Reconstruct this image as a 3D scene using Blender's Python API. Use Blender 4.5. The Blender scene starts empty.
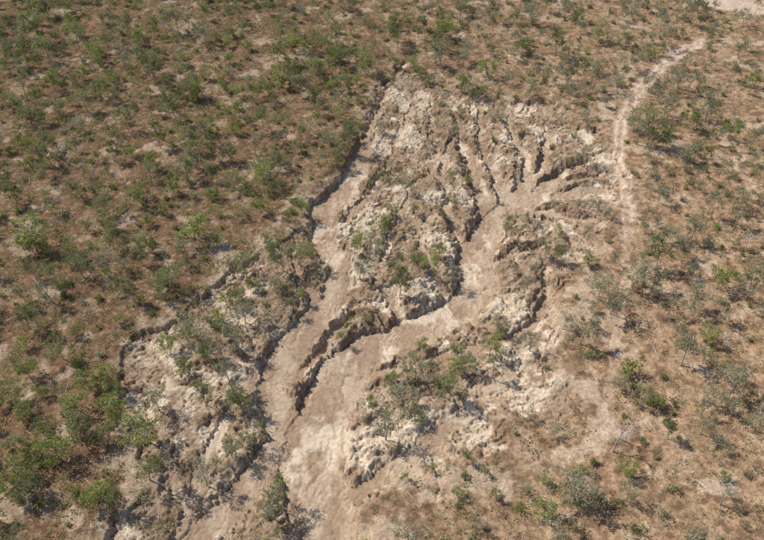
import bpy, math, numpy as np
from mathutils import Vector
rng = np.random.default_rng(7)
H = 130.0; PITCH = math.radians(45); F = 734.0
c_, s_ = math.cos(PITCH), math.sin(PITCH)

def G(u, v):
    """photo survey mark -> ground coordinate in metres"""
    x = (u-382)/F; y = -(v-270)/F
    t = H/(c_*1.0 - y*s_)
    return (x*t, (y*c_+s_)*t)
def GL(l): return [G(*p) for p in l]

# ------------------------------------------------------------ noise
_tabs = {}
def pn(x, y, seed):
    if seed not in _tabs:
        a = np.random.default_rng(1000+seed).random((256, 256))*2*np.pi
        _tabs[seed] = (np.cos(a), np.sin(a))
    gx, gy = _tabs[seed]
    xi = np.floor(x).astype(int); yi = np.floor(y).astype(int)
    xf = x-xi; yf = y-yi
    u = xf*xf*xf*(xf*(xf*6-15)+10); v = yf*yf*yf*(yf*(yf*6-15)+10)
    def d(ix, iy, dx, dy):
        a = (xi+ix) & 255; b = (yi+iy) & 255
        return gx[a, b]*dx+gy[a, b]*dy
    n00 = d(0, 0, xf, yf); n10 = d(1, 0, xf-1, yf); n01 = d(0, 1, xf, yf-1); n11 = d(1, 1, xf-1, yf-1)
    return 1.5*((n00*(1-u)+n10*u)*(1-v)+(n01*(1-u)+n11*u)*v)
def fbm(x, y, sc, octv, seed, gain=.5):
    r = 0; a = 1; f = 1/sc
    for o in range(octv):
        r = r+a*pn(x*f+o*17.3, y*f+o*9.1, seed+o); a *= gain; f *= 2.03
    return r
def ss(a, b, x):
    t = np.clip((x-a)/(b-a), 0, 1); return t*t*(3-2*t)

# ------------------------------------------------------------ grid
def axis2(a, b, st, va, vb, lo_lim, hi_lim):
    core = list(np.arange(a, b+1e-6, st))
    lo = []; p = a; s = st
    while p > lo_lim:
        if p > va: s = min(s*1.03, 1.0)
        else: s *= 1.25
        p -= s; lo.append(p)
    hi = []; p = core[-1]; s = st
    while p < hi_lim:
        if p < vb: s = min(s*1.03, 1.0)
        else: s *= 1.25
        p += s; hi.append(p)
    return np.array(lo[::-1]+core+hi)
xs = axis2(-78, 88, 0.25, -170, 175, -4000, 4000)
ys = axis2(54, 242, 0.25, 30, 310, -4000, 5000)
X, Y = np.meshgrid(xs, ys)        # shape (ny,nx)
print('grid', X.shape)

WX = fbm(X, Y, 8, 3, 10)*1.0+fbm(X, Y, 2.0, 3, 14)*.55
WY = fbm(X+300, Y, 8, 3, 20)*1.0+fbm(X+300, Y, 2.0, 3, 24)*.55
XW = X+WX; YW = Y+WY

D = np.zeros_like(X); SAND = np.zeros_like(X); MAIN = np.zeros_like(X)

def stroke(pts, w, d, bank=None, warp=1.0, sand=1.0, main=False):
    n = len(pts)
    w = np.interp(np.linspace(0, 1, n), np.linspace(0, 1, len(w)), w)
    d = np.interp(np.linspace(0, 1, n), np.linspace(0, 1, len(d)), d)
    for i in range(n-1):
        (x0, y0), (x1, y1) = pts[i], pts[i+1]
        m = max(w[i], w[i+1])+7
        i0, i1 = np.searchsorted(xs, [min(x0, x1)-m, max(x0, x1)+m])
        j0, j1 = np.searchsorted(ys, [min(y0, y1)-m, max(y0, y1)+m])
        if i1 <= i0 or j1 <= j0: continue
        sl = (slice(j0, j1), slice(i0, i1))
        px = X[sl]+WX[sl]*warp; py = Y[sl]+WY[sl]*warp
        dx, dy = x1-x0, y1-y0; L2 = dx*dx+dy*dy+1e-9
        t = np.clip(((px-x0)*dx+(py-y0)*dy)/L2, 0, 1)
        dist = np.hypot(px-(x0+t*dx), py-(y0+t*dy))
        ww = w[i]+(w[i+1]-w[i])*t; dd = d[i]+(d[i+1]-d[i])*t
        bk = bank if bank else .30+.08*dd
        prof = dd*(1-np.clip((dist-ww)/bk, 0, 1))+0
        prof = np.maximum(prof, dd*.33*(1-ss(0, 1, (dist-ww)/(1.2*dd+.4))))
        D[sl] = np.maximum(D[sl], prof)
        if sand > 0:
            SAND[sl] = np.maximum(SAND[sl], sand*(1-ss(ww*.9, ww*1.15, dist)))
        if main: MAIN[sl] = np.maximum(MAIN[sl], 1-ss(ww, ww+5, dist))

# ------------------------------------------------------------ badlands extent
poly = np.array(GL([(402, 62), (378, 92), (366, 130), (360, 160), (345, 186), (308, 200), (282, 230), (250, 258), (208, 284), (180, 312), (140, 325), (118, 350),
 (128, 385), (140, 425), (145, 470), (130, 510), (100, 560), (345, 560), (362, 510), (395, 492), (450, 475), (490, 448), (520, 415), (562, 400), (560, 360), (556, 330), (570, 290),
 (578, 250), (598, 225), (622, 192), (625, 168), (600, 135), (555, 108), (505, 92), (455, 84), (425, 68)]))
def sdist(px, py, poly):
    ins = np.zeros(px.shape, bool); md = np.full(px.shape, 1e9)
    n = len(poly)
    for i in range(n):
        x0, y0 = poly[i]; x1, y1 = poly[(i+1) % n]
        dx, dy = x1-x0, y1-y0
        t = np.clip(((px-x0)*dx+(py-y0)*dy)/(dx*dx+dy*dy), 0, 1)
        md = np.minimum(md, np.hypot(px-x0-t*dx, py-y0-t*dy))
        c = ((y0 > py) != (y1 > py)) & (px < (x1-x0)*(py-y0)/(y1-y0+1e-12)+x0)
        ins ^= c
    return np.where(ins, md, -md)
BW = fbm(X, Y, 20, 3, 33)*5
SD = sdist(X+WX*1.6, Y+WY*1.6, poly)+BW
BAD = ss(-2.5, 3.5, SD+fbm(X, Y, 3, 3, 36)*2.5)

# ------------------------------------------------------------ channels
chan = [
 ([(608,186),(585,184),(560,188),(532,189),(508,203),(488,222),(477,245),(482,272),(470,294),(440,314),(402,328),(366,342),(340,362),(325,392),(318,425),(308,455),(312,485),(325,520),(330,560)],
  [1.4,2.4,3.2,4.0,4.4,4.4,4.2,4.2,5.6,6.6,6.0,5.4], [2.2,3.6,4.2,4.4,4.2,3.8,3.8,4.0,3.8,3.4]),
 ([(404,60),(386,92),(370,122),(360,152),(346,184),(320,205),(322,232),(340,262),(332,290),(304,322),(284,350),(268,380),(280,415),(296,446)],
  [.5,.6,.7,.9,2.6,3.8,3.6,2.8,3.0,3.8,3.6,2.8], [1.6,2.0,2.2,2.8,3.0,3.0,2.8,3.2,3.6,3.4]),
 ([(430,118),(438,148),(446,180),(452,206),(464,240),(466,272)], [.5,.8,.9,1.0], [2.0,2.8,3.8,4.4]),
 ([(516,362),(484,398),(450,420),(420,444),(386,466),(345,492)], [1.5,1.6,1.7,2.0], [1.6,2.0,2.4,3.0]),
 ([(158,358),(172,382),(180,410),(192,440)], [1.0,1.2,1.0], [1.1,1.5,1.2]),
 ([(258,330),(250,365),(236,395),(214,432),(196,470),(188,520)], [.6,1.0,1.4,1.4], [1.8,2.6,2.4,1.8]),
 ([(352,310),(328,324),(308,350),(290,372)], [.9,1.2,1.2,.8], [3.8,4.8,4.6,3.4]),
 ([(548,262),(546,290),(540,315),(512,332),(480,345),(440,352),(400,362),(360,372)], [.8,1.1,1.0,.8,.8,1.0], [2.6,3.8,3.0,2.2,2.2,3.0]),
 ([(300,430),(270,446),(246,480),(222,505),(196,530),(180,560)], [2.6,3.0,3.0,2.6], [3.4,3.0,2.8,2.6]),
 ([(478,102),(480,118),(484,146),(500,172),(508,196)], [.6,1.1,2.6], [2.0,3.4,3.8]),
 ([(548,122),(548,136),(545,158),(528,176),(508,198)], [.8,1.3,2.6], [2.4,3.6,3.8]),
 ([(604,148),(575,160),(556,172),(530,186)], [.7,1.3,2.2], [2.2,3.4,3.8]),
 ([(596,214),(566,212),(542,205),(514,204)], [.7,1.3,2.2], [2.0,3.0,3.4]),
 ([(455,110),(462,130),(470,150),(478,175),(488,205)], [.6,1.6,2.8], [2.0,3.2,3.6]),
 ([(555,240),(530,246),(505,252),(480,262)], [.5,.8,1.1], [1.6,2.6,3.4]),
 ([(380,215),(372,250),(378,280),(396,300),(410,322)], [.5,.8,1.1], [1.4,2.6,3.4]),
 ([(415,200),(420,235),(432,262),(450,290)], [.5,.7,1.0], [1.4,2.2,3.0]),
 ([(210,300),(225,325),(250,345),(268,372)], [.4,.7,1.0], [1.2,2.0,2.8]),
 ([(292,240),(296,262),(310,285),(316,306)], [.6,1.0,1.2], [1.8,2.6,3.0]),
 ([(360,400),(352,425),(340,450),(322,470)], [.5,.8,1.2], [1.4,2.4,3.0]),
 ([(440,390),(405,402),(372,420),(340,430)], [.5,.9,1.3], [1.4,2.2,3.0]),
 ([(548,380),(520,384),(506,392),(490,398)], [.5,.6,.8], [.8,1.0,1.2]),
 ([(440,480),(410,470),(390,462)], [.5,.8,1.0], [.8,1.2,1.6]),
 ([(418,72),(412,100),(398,130),(388,160),(366,190),(345,215)], [.4,.7,1.1], [1.6,2.4,2.8]),
 ([(412,140),(424,155),(442,172)], [.4,.8], [1.6,2.8]),
 ([(432,92),(430,118)], [.4,.6], [1.4,2.2]),
 ([(470,118),(448,140),(446,168)], [.5,.8], [1.6,2.8]),
 ([(510,112),(515,135),(528,152),(530,174)], [.6,1.0,1.4], [1.8,3.0,3.4]),
 ([(585,140),(565,140),(548,150)], [.5,1.0], [1.8,3.0]),
 ([(608,170),(590,172),(565,176),(548,184)], [.5,.9,1.2], [1.8,2.8,3.4]),
 ([(420,175),(405,200),(392,225),(380,262)], [.5,.8,1.0], [1.4,2.6,3.0]),
 ([(500,140),(492,160),(500,178)], [.6,1.1], [1.8,3.2]),
 ([(582,232),(566,226),(548,214)], [.5,1.0], [1.6,2.8]),
 ([(520,292),(498,290),(478,290)], [.5,1.0], [1.6,3.0]),
 ([(505,320),(480,318),(455,312)], [.5,1.0], [1.6,3.0]),
 ([(150,440),(168,462),(178,490),(180,530)], [.6,1.1,1.4], [1.0,1.8,2.0]),
 ([(135,352),(165,345),(200,350),(232,352),(256,362)], [.4,.6,.8], [.9,1.6,2.2]),
]
def refine(pts, step=3.0, jit=.5):
    out = [pts[0]]
    for a, b in zip(pts[:-1], pts[1:]):
        L = math.hypot(b[0]-a[0], b[1]-a[1]); n = max(1, int(L/step))
        for k in range(1, n+1):
            t = k/n; j = jit if k < n else 0
            out.append((a[0]+(b[0]-a[0])*t+rng.normal()*j, a[1]+(b[1]-a[1])*t+rng.normal()*j))
    return out
branches = []
def branch(p, ang, L, w, d, lvl):
    pts = [p]; a = ang; q = p
    for k in range(int(L/1.5)):
        a += rng.normal()*.26; q = (q[0]+1.5*math.cos(a), q[1]+1.5*math.sin(a)); pts.append(q)
    if sdist(np.array([q[0]]), np.array([q[1]]), poly)[0] < -4: return
    branches.append((pts, w, d))
    if lvl > 0:
        for k in range(3, len(pts)-1, 3):
            if rng.random() < .6:
                branch(pts[k], a+rng.choice([-1, 1])*rng.uniform(.5, 1.2), L*rng.uniform(.3, .55), w*.6, d*.7, lvl-1)
for ci, (pts, w, d) in enumerate(chan):
    g = refine(GL(pts)); stroke(g, w, d, main=ci in (0, 1, 3, 8))
    for k in range(2, len(g)-2):
        if rng.random() < .24:
            dx = g[k][0]-g[k+1][0]; dy = g[k][1]-g[k+1][1]; a = math.atan2(dy, dx)
            dk = float(np.interp(k/len(g), np.linspace(0, 1, len(d)), d))
            branch(g[k], a+rng.choice([-1, 1])*rng.uniform(.5, 1.3), rng.uniform(6, 17), .3+.12*dk, dk*.75, 2 if rng.random() < .5 else 1)
print('branches', len(branches))
for pts, w, d in branches:
    stroke(pts, [w, w*.4], [d, d*.35], sand=.35)

n1 = np.abs(fbm(XW, YW, 14, 3, 40)); n2 = np.abs(fbm(XW, YW, 5, 3, 50)); n3 = fbm(XW, YW, 7, 3, 55); n4 = np.abs(fbm(XW, YW, 2.3, 2, 58))
ISL = ss(-.05, .2, fbm(X+WX*.5, Y+WY*.5, 15, 3, 60)+.02)*(1-MAIN*.6)    # uneroded remnants
inner = ss(-.6, .6, SD)
rough = inner*(1-ss(.5, 1, SAND))
cre = 1.1*(1-ss(0, .2, n1))+.8*(1-ss(0, .22, n2))
DD = inner*(.55+.35*ss(0, 8, SD)*(1-ISL))+inner*cre*(1-.5*ISL)-inner*.7*np.clip(n3, 0, 1)*ISL
D = np.maximum(D, DD)
SANDC = SAND.copy(); BED = ss(.7, 1, SANDC)
Z = -D + .10*fbm(X, Y, 3, 3, 70)*(1-.3*BED) + .5*fbm(X, Y, 60, 2, 75) + .05*fbm(X, Y, .9, 2, 77)*(1-.2*BED)
Z -= rough*.4*(1-ss(0, .28, n4))
# braided low-flow threads and sand bars in the beds
br = np.abs(fbm(XW, YW*.4, 4, 3, 79)); thread = 1-ss(0, .16, br)
Z -= SANDC*.28*thread
Z += BED*.35*ss(.15, .6, fbm(XW, YW*.5, 7, 2, 160))

# ------------------------------------------------------------ water-droplet erosion on a 0.5 m grid
ex = np.arange(-76, 86, .5); ey = np.arange(56, 240, .5)
def samp(A, x, y):
    fx = np.interp(x, xs, np.arange(len(xs))); fy = np.interp(y, ys, np.arange(len(ys)))
    i = np.clip(fx.astype(int), 0, len(xs)-2); j = np.clip(fy.astype(int), 0, len(ys)-2)
    a = fx-i; b = fy-j
    return (A[j, i]*(1-a)+A[j, i+1]*a)*(1-b)+(A[j+1, i]*(1-a)+A[j+1, i+1]*a)*b
EX, EY = np.meshgrid(ex, ey)
E0 = samp(Z, EX, EY)+(EY-150)*.012
E = E0.copy(); er = samp(inner, EX, EY)
ny, nx = E.shape
ncell = np.flatnonzero(er.ravel() > .3)
FLOW = np.zeros_like(E)
for b in range(10):
    idx = rng.choice(ncell, 3500)
    px = (idx % nx)+rng.random(3500); py = (idx//nx)+rng.random(3500)
    dx = np.zeros(3500); dy = np.zeros(3500); vel = np.ones(3500); sed = np.zeros(3500); wat = 1.0
    for st in range(40):
        px = np.clip(px, 1, nx-3); py = np.clip(py, 1, ny-3)
        i = px.astype(int); j = py.astype(int); a = px-i; c = py-j
        h00 = E[j, i]; h10 = E[j, i+1]; h01 = E[j+1, i]; h11 = E[j+1, i+1]
        h = (h00*(1-a)+h10*a)*(1-c)+(h01*(1-a)+h11*a)*c
        gx = (h10-h00)*(1-c)+(h11-h01)*c; gy = (h01-h00)*(1-a)+(h11-h10)*a
        dx = dx*.25-gx*.75; dy = dy*.25-gy*.75; l = np.hypot(dx, dy)+1e-6; dx /= l; dy /= l
        qx = np.clip(px+dx, 1, nx-3); qy = np.clip(py+dy, 1, ny-3)
        i2 = qx.astype(int); j2 = qy.astype(int); a2 = qx-i2; c2 = qy-j2
        h2 = (E[j2, i2]*(1-a2)+E[j2, i2+1]*a2)*(1-c2)+(E[j2+1, i2]*(1-a2)+E[j2+1, i2+1]*a2)*c2
        dh = h2-h
        cap = np.maximum(-dh, .01)*vel*wat*2.5
        dep = (sed > cap) | (dh > 0)
        amt = np.where(dep, np.where(dh > 0, np.minimum(dh, sed), (sed-cap)*.2), -np.minimum((cap-sed)*.2, np.maximum(-dh, 0)*.4))
        sed = sed-amt
        for (jj, ii, ww) in ((j, i, (1-a)*(1-c)), (j, i+1, a*(1-c)), (j+1, i, (1-a)*c), (j+1, i+1, a*c)):
            np.add.at(E, (jj, ii), amt*ww)
        np.add.at(FLOW, (j, i), 1)
        vel = np.sqrt(np.clip(vel*vel-dh*2, .2, 6)); wat *= .975; px = qx; py = qy
dE = np.clip(E-E0, -1.0, .2)*ss(0, .5, er)
fx = np.clip((X-ex[0])/.5, 0, nx-1.001); fy = np.clip((Y-ey[0])/.5, 0, ny-1.001)
ii = fx.astype(int); jj = fy.astype(int); a = fx-ii; c = fy-jj
def up(A): return (A[jj, ii]*(1-a)+A[jj, ii+1]*a)*(1-c)+(A[jj+1, ii]*(1-a)+A[jj+1, ii+1]*a)*c
Z = Z+up(dE)*inner*(1-.4*BED)
FL = up(np.log1p(FLOW)/5)*inner

# ------------------------------------------------------------ track
trk = refine(GL([(700, 40), (684, 50), (660, 66), (641, 86), (627, 108), (619, 132), (617, 158), (626, 178), (628, 220), (627, 250), (623, 285), (618, 320), (615, 360), (609, 400), (600, 450), (580, 500), (560, 560)]), 3, .3)
tw = [2.2, 2.4, 2.4, 2.1, 1.8, 1.2, .9, .8, .7, .6, .6]
def linemask(pts, w, warp, soft=.9):
    M = np.zeros_like(X); R = np.full_like(X, 99.)
    n = len(pts); w = np.interp(np.linspace(0, 1, n), np.linspace(0, 1, len(w)), w); P = np.zeros_like(X)
    for i in range(n-1):
        (x0, y0), (x1, y1) = pts[i], pts[i+1]; m = 8
        i0, i1 = np.searchsorted(xs, [min(x0, x1)-m, max(x0, x1)+m]); j0, j1 = np.searchsorted(ys, [min(y0, y1)-m, max(y0, y1)+m])
        sl = (slice(j0, j1), slice(i0, i1)); px = X[sl]+WX[sl]*warp; py = Y[sl]+WY[sl]*warp
        dx, dy = x1-x0, y1-y0; t = np.clip(((px-x0)*dx+(py-y0)*dy)/(dx*dx+dy*dy+1e-9), 0, 1)
        dist = np.hypot(px-x0-t*dx, py-y0-t*dy)
        R[sl] = np.minimum(R[sl], dist); M[sl] = np.maximum(M[sl], 1-ss(w[i]*.7, w[i]+soft, dist)); P[sl] = np.where(dist <= R[sl], i/n, P[sl])
    return M, R, P
TM, TR, TP = linemask(trk, tw, .6)
RM, RR, _ = linemask(refine(GL([(640, -22), (690, -4), (725, 4), (770, 8), (860, 14)]), 4, .3), [4, 5, 6, 6], .5, 2.0)
fade = (1-.4*ss(.3, .5, TP)-.38*ss(.65, .9, TP))
brk = ss(-.6, .0, fbm(X, Y, 6, 3, 140)+.35*(1-ss(.3, .5, TP)))
TM = TM*fade*(.5+.5*brk)
wheel = np.exp(-((TR-1.0)/.35)**2)*TM
mid_ = np.exp(-((TR)/.45)**2)*TM
Z -= .14*wheel+.15*TM

# ------------------------------------------------------------ soil colour (albedo only)
def col(r, g, b): return np.array([r, g, b])
ONE = np.ones(X.shape+(3,))
def mix(A, B, t): return A*(1-t[..., None])+B*t[..., None]
nA = fbm(X, Y, 38, 3, 80); nB = fbm(X, Y, 9, 4, 85); nC = fbm(X, Y, 2.4, 3, 90); nD = fbm(X, Y, .8, 2, 95); nE = fbm(X, Y, 7, 3, 99)
right = ss(-40, 60, X-(Y-150)*.1+nA*25)
SO = mix(col(.275, .162, .100)*ONE, col(.395, .255, .158)*ONE, right)
SO = mix(SO, col(.48, .355, .245), ss(.1, .7, nB+.3*nC)*.6)
SO = mix(SO, col(.15, .092, .058), ss(.05, .55, -nB*.5-nC*.8+.1)*.6)
SO = mix(SO, col(.19, .160, .085), ss(.1, .7, nE+.4*nC+.15*(1-right))*.35)
near = ss(-26, -2, SD)*ss(190, 110, Y)
scald = ss(.30, .52, fbm(XW, YW, 11, 4, 150)+.15*nC+.22*near-.16*(1-near))
SO = mix(SO, col(.52, .40, .29), scald*.7)
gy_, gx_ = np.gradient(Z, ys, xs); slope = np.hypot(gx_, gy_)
BC = mix(col(.37, .255, .17)*ONE, col(.49, .375, .265), ss(-.3, .4, nB+.5*nC))
pl = ss(-.06, .16, fbm(XW, YW, 12, 4, 110)+.25*nC+.03)*(1-ISL*.6)
BC = mix(BC, col(.67, .56, .43), pl*.85)
BC = mix(BC, col(.25, .165, .105), ISL*.65*ss(-.35, .2, nC+.4*nE+.1))
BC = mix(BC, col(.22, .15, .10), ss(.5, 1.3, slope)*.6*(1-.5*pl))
BC = mix(BC, col(.52, .405, .29), ss(.5, .85, FL)*.3)
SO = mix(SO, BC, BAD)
halo = ss(-9, 0, SD)*(1-BAD)*ss(-.1, .4, nB+.3*nC)
SO = mix(SO, col(.47, .35, .245), halo*.45)
flowN = fbm(XW*1.2, YW*.35, 6, 4, 120)
sandc = mix(col(.375, .265, .180)*ONE, col(.50, .385, .275)*ONE, ss(-.2, .5, flowN+.2*nD))
sandc = mix(sandc, col(.67, .56, .43), ss(.15, .6, fbm(XW, YW*.6, 11, 5, 130)+.25*nC)*.85)
sandc = mix(sandc, col(.32, .215, .14), thread*.35)
SO = mix(SO, sandc, SANDC*.95)
SO = mix(SO, col(.60, .46, .35), np.clip(TM*(.75+.25*nC), 0, 1)*.85)
SO = mix(SO, col(.70, .56, .44), wheel*.6)
SO = mix(SO, col(.40, .28, .19), mid_*.5)
SO = mix(SO, col(.60, .48, .38), RM*.8)
SO = np.clip(SO*(1+(.18*nD+.15*nC)*(1-.3*BED))[..., None], .02, .8)

nyy, nxx = X.shape
me = bpy.data.meshes.new('ground')
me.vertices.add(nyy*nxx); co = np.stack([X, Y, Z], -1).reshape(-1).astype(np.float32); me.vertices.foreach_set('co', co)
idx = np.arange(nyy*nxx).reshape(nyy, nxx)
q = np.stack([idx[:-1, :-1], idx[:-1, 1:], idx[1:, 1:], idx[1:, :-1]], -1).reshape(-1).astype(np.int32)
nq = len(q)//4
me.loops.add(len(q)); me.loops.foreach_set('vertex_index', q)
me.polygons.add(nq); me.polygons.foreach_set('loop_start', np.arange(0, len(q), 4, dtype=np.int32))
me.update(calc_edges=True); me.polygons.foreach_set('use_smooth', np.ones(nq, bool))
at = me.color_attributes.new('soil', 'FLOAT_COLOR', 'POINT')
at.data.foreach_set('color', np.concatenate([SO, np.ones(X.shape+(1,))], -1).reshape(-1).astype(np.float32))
at = me.attributes.new('veg', 'FLOAT', 'POINT')
veg = (1-BAD*(1-.5*ISL))*(1-np.clip(TM+RM, 0, 1))*(1-SANDC)*(1-.7*scald)
at.data.foreach_set('value', veg.reshape(-1).astype(np.float32))
at = me.attributes.new('bed', 'FLOAT', 'POINT'); at.data.foreach_set('value', BED.reshape(-1).astype(np.float32))
ground = bpy.data.objects.new('ground', me); bpy.context.scene.collection.objects.link(ground)

# ------------------------------------------------------------ materials
def newmat(name):
    m = bpy.data.materials.new(name); m.use_nodes = True; nt = m.node_tree; nt.nodes.clear(); return m, nt
m, nt = newmat('soil_procedural'); N = nt.nodes; Lk = nt.links
out = N.new('ShaderNodeOutputMaterial'); bs = N.new('ShaderNodeBsdfDiffuse'); bs.inputs['Roughness'].default_value = .6
Lk.new(bs.outputs[0], out.inputs[0])
geo = N.new('ShaderNodeNewGeometry'); a1 = N.new('ShaderNodeAttribute'); a1.attribute_name = 'soil'; a2 = N.new('ShaderNodeAttribute'); a2.attribute_name = 'veg'
a3 = N.new('ShaderNodeAttribute'); a3.attribute_name = 'bed'
def noise(sc, det, rough=.6):
    n = N.new('ShaderNodeTexNoise'); n.inputs['Scale'].default_value = sc; n.inputs['Detail'].default_value = det; n.inputs['Roughness'].default_value = rough
    Lk.new(geo.outputs['Position'], n.inputs['Vector']); return n
def mapr(s, a, b, c, d):
    r = N.new('ShaderNodeMapRange'); r.inputs[1].default_value = a; r.inputs[2].default_value = b; r.inputs[3].default_value = c; r.inputs[4].default_value = d
    Lk.new(s, r.inputs[0]); return r.outputs[0]
def mth(op, a, b):
    r = N.new('ShaderNodeMath'); r.operation = op
    for k, v in enumerate((a, b)):
        if isinstance(v, (int, float)): r.inputs[k].default_value = v
        else: Lk.new(v, r.inputs[k])
    return r.outputs[0]
na = noise(2.2, 4, .7); nb = noise(.7, 4, .7); nf = noise(7, 2, .7)
amp = mapr(a3.outputs['Fac'], 0, 1, 1.0, .6)
k = mth('ADD', mth('MULTIPLY', mapr(na.outputs[0], .3, .7, -.32, .32), amp), 1.0)
v = N.new('ShaderNodeVectorMath'); v.operation = 'SCALE'; Lk.new(a1.outputs['Color'], v.inputs[0]); Lk.new(k, v.inputs['Scale'])
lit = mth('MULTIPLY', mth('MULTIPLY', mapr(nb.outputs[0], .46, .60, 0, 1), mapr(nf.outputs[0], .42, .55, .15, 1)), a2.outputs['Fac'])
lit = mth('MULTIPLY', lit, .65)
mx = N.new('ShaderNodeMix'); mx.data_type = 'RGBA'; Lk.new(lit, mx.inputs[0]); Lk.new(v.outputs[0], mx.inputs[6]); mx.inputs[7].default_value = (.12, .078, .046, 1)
st = mth('MULTIPLY', mth('MULTIPLY', mapr(nb.outputs[0], .46, .36, 0, .65), mapr(nf.outputs[0], .4, .6, .2, 1)), a2.outputs['Fac'])
mx2 = N.new('ShaderNodeMix'); mx2.data_type = 'RGBA'; Lk.new(st, mx2.inputs[0]); Lk.new(mx.outputs[2], mx2.inputs[6]); mx2.inputs[7].default_value = (.52, .40, .26, 1)
Lk.new(mx2.outputs[2], bs.inputs['Color'])
bp = N.new('ShaderNodeBump'); bp.inputs['Distance'].default_value = .35; Lk.new(mth('MULTIPLY', amp, .8), bp.inputs['Strength'])
Lk.new(na.outputs[0], bp.inputs['Height']); Lk.new(bp.outputs[0], bs.inputs['Normal'])
me.materials.append(m)

def leafmat(name, c1, c2, tr):
    m, nt = newmat(name); N = nt.nodes; L = nt.links
    out = N.new('ShaderNodeOutputMaterial'); oi = N.new('ShaderNodeObjectInfo'); at = N.new('ShaderNodeAttribute'); at.attribute_name = 'tone'
    ad = N.new('ShaderNodeMath'); ad.operation = 'MULTIPLY_ADD'; L.new(oi.outputs['Random'], ad.inputs[0]); ad.inputs[1].default_value = .6
    ml = N.new('ShaderNodeMath'); ml.operation = 'MULTIPLY'; ml.inputs[1].default_value = .45; L.new(at.outputs['Fac'], ml.inputs[0]); L.new(ml.outputs[0], ad.inputs[2])
    mx = N.new('ShaderNodeMix'); mx.data_type = 'RGBA'; L.new(ad.outputs[0], mx.inputs[0]); mx.inputs[6].default_value = (*c1, 1); mx.inputs[7].default_value = (*c2, 1)
    p = N.new('ShaderNodeBsdfDiffuse'); L.new(mx.outputs[2], p.inputs[0])
    t = N.new('ShaderNodeBsdfTranslucent'); L.new(mx.outputs[2], t.inputs[0])
    ms = N.new('ShaderNodeMixShader'); ms.inputs[0].default_value = tr; L.new(p.outputs[0], ms.inputs[1]); L.new(t.outputs[0], ms.inputs[2]); L.new(ms.outputs[0], out.inputs[0])
    return m
M_olive = leafmat('leaf_olive', (.16, .175, .075), (.33, .335, .155), .45)  # olive, grey and bright leaf colours lightened to stand in for aerial haze
M_grey = leafmat('leaf_grey_green', (.21, .215, .12), (.39, .38, .245), .45)
M_bright = leafmat('leaf_bright_green', (.19, .22, .06), (.36, .395, .13), .45)
M_straw = leafmat('dry_grass_straw', (.32, .21, .11), (.50, .38, .23), .3)
def barkmat(name, c1, c2):
    m, nt = newmat(name); N = nt.nodes; L = nt.links
    out = N.new('ShaderNodeOutputMaterial'); p = N.new('ShaderNodeBsdfDiffuse')
    n = N.new('ShaderNodeTexNoise'); n.inputs['Scale'].default_value = 3; n.inputs['Detail'].default_value = 1; mx = N.new('ShaderNodeMix'); mx.data_type = 'RGBA'
    L.new(n.outputs[0], mx.inputs[0]); mx.inputs[6].default_value = (*c1, 1); mx.inputs[7].default_value = (*c2, 1); L.new(mx.outputs[2], p.inputs[0]); L.new(p.outputs[0], out.inputs[0]); return m
M_bark = barkmat('bark_grey', (.22, .18, .15), (.46, .40, .35))
M_dead = barkmat('deadwood', (.32, .28, .25), (.56, .51, .47))

# ------------------------------------------------------------ vegetation meshes
def build(name, V, Fc, mi, tone, mats):
    me = bpy.data.meshes.new(name); me.from_pydata(V, [], Fc); me.polygons.foreach_set('material_index', np.array(mi, dtype=np.int32))
    a = me.attributes.new('tone', 'FLOAT', 'FACE'); a.data.foreach_set('value', np.array(tone, dtype=np.float32))
    for m in mats: me.materials.append(m)
    return me
def tube(V, Fc, mi, tone, pts, rad, sides=5):
    b = len(V)
    for k, (p, r) in enumerate(zip(pts, rad)):
        p = np.array(p); d = np.array(pts[min(k+1, len(pts)-1)])-np.array(pts[max(k-1, 0)]); d = d/(np.linalg.norm(d)+1e-9)
        u = np.cross(d, [0.3, 1, .1]); u /= np.linalg.norm(u)+1e-9; w = np.cross(d, u)
        for s in range(sides):
            an = 2*math.pi*s/sides; V.append(tuple(p+r*(math.cos(an)*u+math.sin(an)*w)))
    for k in range(len(pts)-1):
        for s in range(sides):
            s2 = (s+1) % sides; Fc.append((b+k*sides+s, b+k*sides+s2, b+(k+1)*sides+s2, b+(k+1)*sides+s)); mi.append(0); tone.append(0)
def leaves(V, Fc, mi, tone, c, rad, n, r, size, flat=.75):
    t0 = r.random()
    for _ in range(n):
        d = r.normal(size=3); d /= np.linalg.norm(d); p = np.array(c)+d*rad*r.random()**.7*1.25*np.array([1, 1, flat])
        u = r.normal(size=3); u[2] -= .4; u /= np.linalg.norm(u); w = np.cross(u, r.normal(size=3)); w /= np.linalg.norm(w)+1e-9
        l = size*r.uniform(.6, 1.3); wd = l*.30
        b = len(V); V.extend([tuple(p), tuple(p+u*l*.5+w*wd), tuple(p+u*l), tuple(p+u*l*.5-w*wd)])
        Fc.append((b, b+1, b+2, b+3)); mi.append(1); tone.append(min(1, max(0, t0*.7+.3*r.random())))
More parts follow.
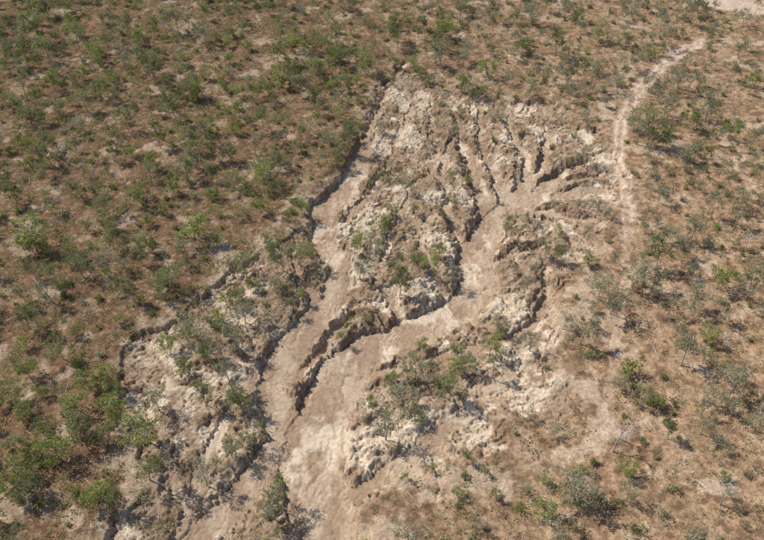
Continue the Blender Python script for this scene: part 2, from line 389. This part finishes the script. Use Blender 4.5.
def tree(seed, h, cr, nl, nleaf, mat, dead=False, lean=.6):
    r = np.random.default_rng(seed); V, Fc, mi, tn = [], [], [], []
    lx, ly = r.normal(size=2)*lean; fork = h*r.uniform(.28, .45); R = .03*h*.5+.03
    tr = [(0, 0, -.6)]
    for k in range(1, 6):
        t = k/5; tr.append((lx*t*t+r.normal()*.08, ly*t*t+r.normal()*.08, h*.82*t))
    tube(V, Fc, mi, tn, tr, [R*(1-.8*k/5) for k in range(6)], 6)
    for i in range(nl):
        t = r.uniform(fork/h, .95); zz = h*.82*t; bx = np.array([lx*t*t, ly*t*t, zz])
        an = i*2.4+r.normal()*.5; rr = cr*(r.uniform(.45, 1.0))*(1.05-.6*max(0, t-.5)*1.6)
        tip = bx+np.array([math.cos(an)*rr, math.sin(an)*rr, h*r.uniform(.1, .28)])
        mid = (bx+tip)/2+np.array([0, 0, -.1*h*.5])+r.normal(size=3)*.25
        tube(V, Fc, mi, tn, [bx, mid, tip], [R*.45*(1-t*.5), R*.28, .02], 4)
        for k in range(3 if not dead else 4):
            q = mid+(tip-mid)*r.uniform(.2, 1)+r.normal(size=3)*np.array([.85, .85, .5])*cr*.32
            tube(V, Fc, mi, tn, [mid+(tip-mid)*r.uniform(.2, .8), q], [.045, .012], 3)
            if not dead: leaves(V, Fc, mi, tn, q, r.uniform(.45, 1.0)*cr/2.8, nleaf, r, .36)
        if not dead: leaves(V, Fc, mi, tn, tip, r.uniform(.5, 1.0)*cr/2.8, nleaf, r, .36)
    return build('tree_mesh', V, Fc, mi, tn, [M_dead if dead else M_bark, mat])
def shrub(seed, rad, n, mat):
    r = np.random.default_rng(seed); V, Fc, mi, tn = [], [], [], []
    for k in range(6):
        an = r.uniform(0, 6.28); q = np.array([math.cos(an)*rad*r.uniform(.2, .8), math.sin(an)*rad*r.uniform(.2, .8), rad*r.uniform(.5, 1.4)])
        tube(V, Fc, mi, tn, [(0, 0, -.2), q*.5+r.normal(size=3)*.05, q], [.05, .03, .012], 3)
        leaves(V, Fc, mi, tn, q, rad*r.uniform(.35, .6), n, r, .30)
    return build('shrub_mesh', V, Fc, mi, tn, [M_bark, mat])
T_ol = [tree(s, 6.5+1.0*(s % 4), 2.4+.4*(s % 3), 9+s % 4, 30, M_olive) for s in range(9)]
T_gr = [tree(50+s, 7.0+1.0*(s % 4), 2.3+.4*(s % 3), 8+s % 3, 22, M_grey, lean=1.0) for s in range(9)]
T_br = [tree(90+s, 5.5+1.0*(s % 3), 2.3+.35*(s % 3), 9+s % 3, 30, M_bright) for s in range(7)]
T_dd = [tree(130+s, 7+s, 2.4, 7, 0, M_olive, dead=True, lean=1.2) for s in range(4)]
S_all = [shrub(200+s, .8+.15*(s % 4), 34, [M_olive, M_grey, M_bright][s % 3]) for s in range(9)]

col_t = bpy.data.collections.new('woodland'); bpy.context.scene.collection.children.link(col_t)
def put(me, name, x, y, s, lean=.05):
    o = bpy.data.objects.new(name, me); z = float(samp(Z, np.array([x]), np.array([y]))[0])
    o.location = (x, y, z-.05); o.rotation_euler = (rng.normal()*lean, rng.normal()*lean, rng.uniform(0, 6.28)); s2 = s*rng.uniform(.9, 1.12)
    o.scale = (s, s, s2); col_t.objects.link(o)

for u, vv, kind, s in [(195, 238, 'b', 1.6), (38, 252, 'b', 1.5), (626, 376, 'B', 1.0), (44, 42, 'o', 1.5), (446, 40, 'b', 1.4), (283, 268, 'o', 1.05), (376, 248, 'g', 1.2),
    (650, 148, 'o', 1.3), (150, 252, 'b', .9), (522, 52, 'b', 1.0), (464, 90, 'b', 1.2), (360, 275, 'g', 1.0), (510, 240, 'o', .9), (400, 292, 'o', 1.0), (440, 255, 'b', .7),
    (490, 352, 'b', 1.0), (386, 436, 'g', 1.0), (405, 405, 'g', 1.0), (440, 394, 'o', .9), (416, 380, 'g', 1.0), (470, 372, 'g', .9), (415, 415, 'o', .8), (275, 500, 'o', .9), (220, 340, 'o', 1.1),
    (240, 350, 'g', 1.1), (205, 355, 'g', 1.0), (170, 350, 'b', .9), (400, 400, 'd', 1.0), (722, 350, 'd', .9), (363, 280, 'd', .8), (612, 452, 'd', 1.0), (720, 505, 'd', 1.0), (745, 250, 'd', 1.0), (545, 255, 'g', .9), (560, 260, 'o', .8), (455, 200, 'o', .6), (150, 440, 'b', 1.2), (120, 420, 'b', 1.1), (205, 480, 'g', .9), (492, 376, 'g', .8), (270, 515, 'g', .9),
    (415, 262, 'o', .8), (385, 225, 'b', .7), (395, 275, 'g', .8), (300, 262, 'o', .9), (245, 320, 'g', .9), (235, 300, 'o', .8), (255, 285, 'b', .8), (230, 380, 'g', .9), (205, 400, 'o', .9), (185, 372, 'b', .8), (372, 405, 'o', .7), (395, 380, 'b', .7), (500, 330, 'g', .7), (360, 240, 'b', .7), (405, 190, 'g', .7),
    (245, 270, 'o', .9), (275, 290, 'g', .8), (215, 320, 'b', .8), (190, 335, 'g', .8), (240, 400, 'o', .8), (160, 410, 'g', .9), (420, 345, 'b', .6), (455, 350, 'o', .7), (530, 350, 'g', .8),
    (250, 440, 'o', .8), (235, 455, 'g', .8), (90, 440, 'o', 1.1), (60, 460, 'b', 1.1), (30, 480, 'b', 1.0), (150, 480, 'o', 1.0), (100, 500, 'b', 1.1)]:
    x, y = G(u, vv); L = {'o': T_ol, 'b': T_br, 'g': T_gr, 'd': T_dd, 'B': S_all}[kind]
    if kind == 'B': put(S_all[2], 'green_bush', x, y, 2.2, 0); continue
    put(L[rng.integers(len(L))], 'dead_tree' if kind == 'd' else 'eucalyptus_tree', x, y, s)
NT = 7600
cx = rng.uniform(-200, 200, NT); cy = rng.uniform(30, 380, NT)
sd = samp(SD, cx, cy); dd = samp(D, cx, cy); isl = samp(ISL, cx, cy); tm = samp(np.clip(TM*1.5+RM, 0, 1), cx, cy); sca = samp(scald, cx, cy); bed = samp(SANDC, cx, cy)
dn = fbm(cx, cy, 28, 3, 300); dn2 = fbm(cx, cy, 45, 2, 310)
occ = {}
cnt = 0
for k in range(NT):
    x, y = cx[k], cy[k]
    p = np.clip(.62+dn[k]*.55, .2, 1)*(1-.4*sca[k])
    if x < -10: p = min(1, p*1.1)
    if y < 100 and x < -20: p = min(1, p+.25)
    if y > 185 and x > -10: p *= .62
    if sd[k] > -1: p = (.06+.46*isl[k])*(1 if dd[k] < 1.4 else .05)*(.6 if y > 150 else 1)
    elif sd[k] > -7: p *= .65
    if tm[k] > .2 or bed[k] > .3: p = 0
    if rng.random() > p: continue
    key = (int(x//2.3), int(y//2.3))
    if any((key[0]+a, key[1]+b) in occ for a in (-1, 0, 1) for b in (-1, 0, 1)) and rng.random() < .78: continue
    occ[key] = 1
    f = (x+30)/90+dn2[k]*.5
    if rng.random() < .04: put(T_dd[rng.integers(4)], 'dead_tree', x, y, rng.uniform(.5, .95), .12); continue
    if y < 110 and x < -5: L = T_br if rng.random() < .55 else T_ol
    elif rng.random() < np.clip(f, .15, .8): L = T_gr
    else: L = T_ol if rng.random() < .6 else T_br
    s = rng.choice([rng.uniform(.42, .68), rng.uniform(.65, .92), rng.uniform(.92, 1.28)], p=[.40, .41, .19])
    if sd[k] > -1: s *= .68
    put(L[rng.integers(len(L))], 'eucalyptus_tree', x, y, float(s), .07); cnt += 1
print('trees', cnt)

def tufts(name, n, blades, size, mats, dens, up=.5, spread=.35):
    x = rng.uniform(-150, 150, n*3); y = rng.uniform(45, 300, n*3); p = dens(x, y); kp = rng.random(n*3) < p; x = x[kp][:n]; y = y[kp][:n]; n = len(x)
    z = samp(Z, x, y); sc = rng.uniform(.4, 1.0, n)+.7*rng.random(n)**4
    X0 = np.repeat(np.stack([x, y, z], -1), blades, 0); S = np.repeat(sc, blades)[:, None]*size
    off = rng.normal(size=X0.shape)*np.array([spread, spread, spread*.4]); off[:, 2] = np.abs(off[:, 2]); B = X0+off*S
    u = rng.normal(size=X0.shape); u[:, 2] = np.abs(u[:, 2])+up; u /= np.linalg.norm(u, axis=1)[:, None]
    w = np.cross(u, rng.normal(size=X0.shape)); w /= np.linalg.norm(w, axis=1)[:, None]+1e-9
    l = S*rng.uniform(.4, 1, (len(S), 1))*.6
    V = np.stack([B, B+u*l*.5+w*l*.2, B+u*l, B+u*l*.5-w*l*.2], 1).reshape(-1).astype(np.float32)
    nf = len(B); me = bpy.data.meshes.new(name); me.vertices.add(nf*4); me.vertices.foreach_set('co', V); me.loops.add(nf*4); me.loops.foreach_set('vertex_index', np.arange(nf*4, dtype=np.int32))
    me.polygons.add(nf); me.polygons.foreach_set('loop_start', np.arange(0, nf*4, 4, dtype=np.int32)); me.update(calc_edges=True)
    a = me.attributes.new('tone', 'FLOAT', 'FACE'); a.data.foreach_set('value', np.clip(np.repeat(rng.random(n)*1.6, blades)+rng.random(nf)*.5, 0, 2.2).astype(np.float32))
    for m in mats: me.materials.append(m)
    o = bpy.data.objects.new(name, me); bpy.context.scene.collection.objects.link(o)
def d_out(x, y):
    return np.where(samp(SD, x, y) < 0, .5+.5*fbm(x, y, 8, 3, 400)-.3*samp(scald, x, y), .05+.45*samp(ISL, x, y)*(samp(D, x, y) < 1.3))*(samp(SANDC+TM+RM, x, y) < .25)
def d_left(x, y): return d_out(x, y)*np.clip(1-.65*ss(-20, 60, x), 0, 1)
tufts('dry_grass', 15000, 9, .75, [M_straw], d_out, .6)
tufts('low_shrubs_olive', 5200, 24, 1.05, [M_olive], d_left, .3, .6)
tufts('low_shrubs_grey_green', 4400, 24, 1.05, [M_grey], d_out, .3, .6)
tufts('low_shrubs_bright_green', 2800, 24, 1.05, [M_bright], d_left, .3, .6)
for _ in range(1500):
    x = rng.uniform(-130, 130); y = rng.uniform(48, 280)
    if float(d_out(np.array([x]), np.array([y]))[0]) > rng.random()*.75: put(S_all[rng.integers(9)], 'shrub', x, y, rng.uniform(.6, 1.3))
V, Fc, mi, tn = [], [], [], []
for _ in range(1100):
    x = rng.uniform(-120, 120); y = rng.uniform(50, 270); a = rng.uniform(0, 3.14); L = rng.uniform(1, 4.0); r0 = rng.uniform(.04, .11)
    if float(samp(SANDC, np.array([x]), np.array([y]))[0]) > .2: L = min(L, 1.5); r0 *= .7
    p = [(x+math.cos(a)*L*t, y+math.sin(a)*L*t) for t in (0, .5, 1)]
    z = [float(samp(Z, np.array([q[0]]), np.array([q[1]]))[0])+r0*.8 for q in p]
    if max(z)-min(z) > .8: continue
    tube(V, Fc, mi, tn, [(p[i][0]+rng.normal()*.1, p[i][1]+rng.normal()*.1, z[i]) for i in range(3)], [r0, r0*.8, r0*.4], 5)
lm = build('fallen_branches', V, Fc, mi, tn, [M_dead]); o = bpy.data.objects.new('fallen_branches', lm); bpy.context.scene.collection.objects.link(o)

# ------------------------------------------------------------ light, camera
sc = bpy.context.scene
el = math.radians(50); sdv = Vector((-.90, .38, 0)).normalized(); sun_dir = Vector((sdv.x*math.cos(el), sdv.y*math.cos(el), math.sin(el)))
w = bpy.data.worlds.new('World'); sc.world = w; w.use_nodes = True; nt = w.node_tree; bg = nt.nodes['Background']
sk = nt.nodes.new('ShaderNodeTexSky'); sk.sky_type = 'NISHITA'; sk.sun_disc = False; sk.sun_elevation = el; sk.sun_rotation = math.atan2(sun_dir.x, sun_dir.y)
nt.links.new(sk.outputs[0], bg.inputs[0]); bg.inputs[1].default_value = .13
sl = bpy.data.lights.new('sun', 'SUN'); sl.energy = 5.0; sl.angle = math.radians(.5); sl.color = (1, .945, .85)
so = bpy.data.objects.new('sun', sl); so.rotation_euler = (-sun_dir).to_track_quat('-Z', 'Y').to_euler(); so.location = (0, 0, 200); sc.collection.objects.link(so)
cam = bpy.data.cameras.new('camera'); cam.sensor_width = 36; cam.lens = 36*F/764; cam.clip_end = 20000; cam.clip_start = 1
co = bpy.data.objects.new('camera', cam); co.location = (0, 0, H); co.rotation_euler = (math.pi/2-PITCH, 0, 0); sc.collection.objects.link(co); sc.camera = co
sc.view_settings.view_transform = 'Standard'; sc.view_settings.look = 'None'
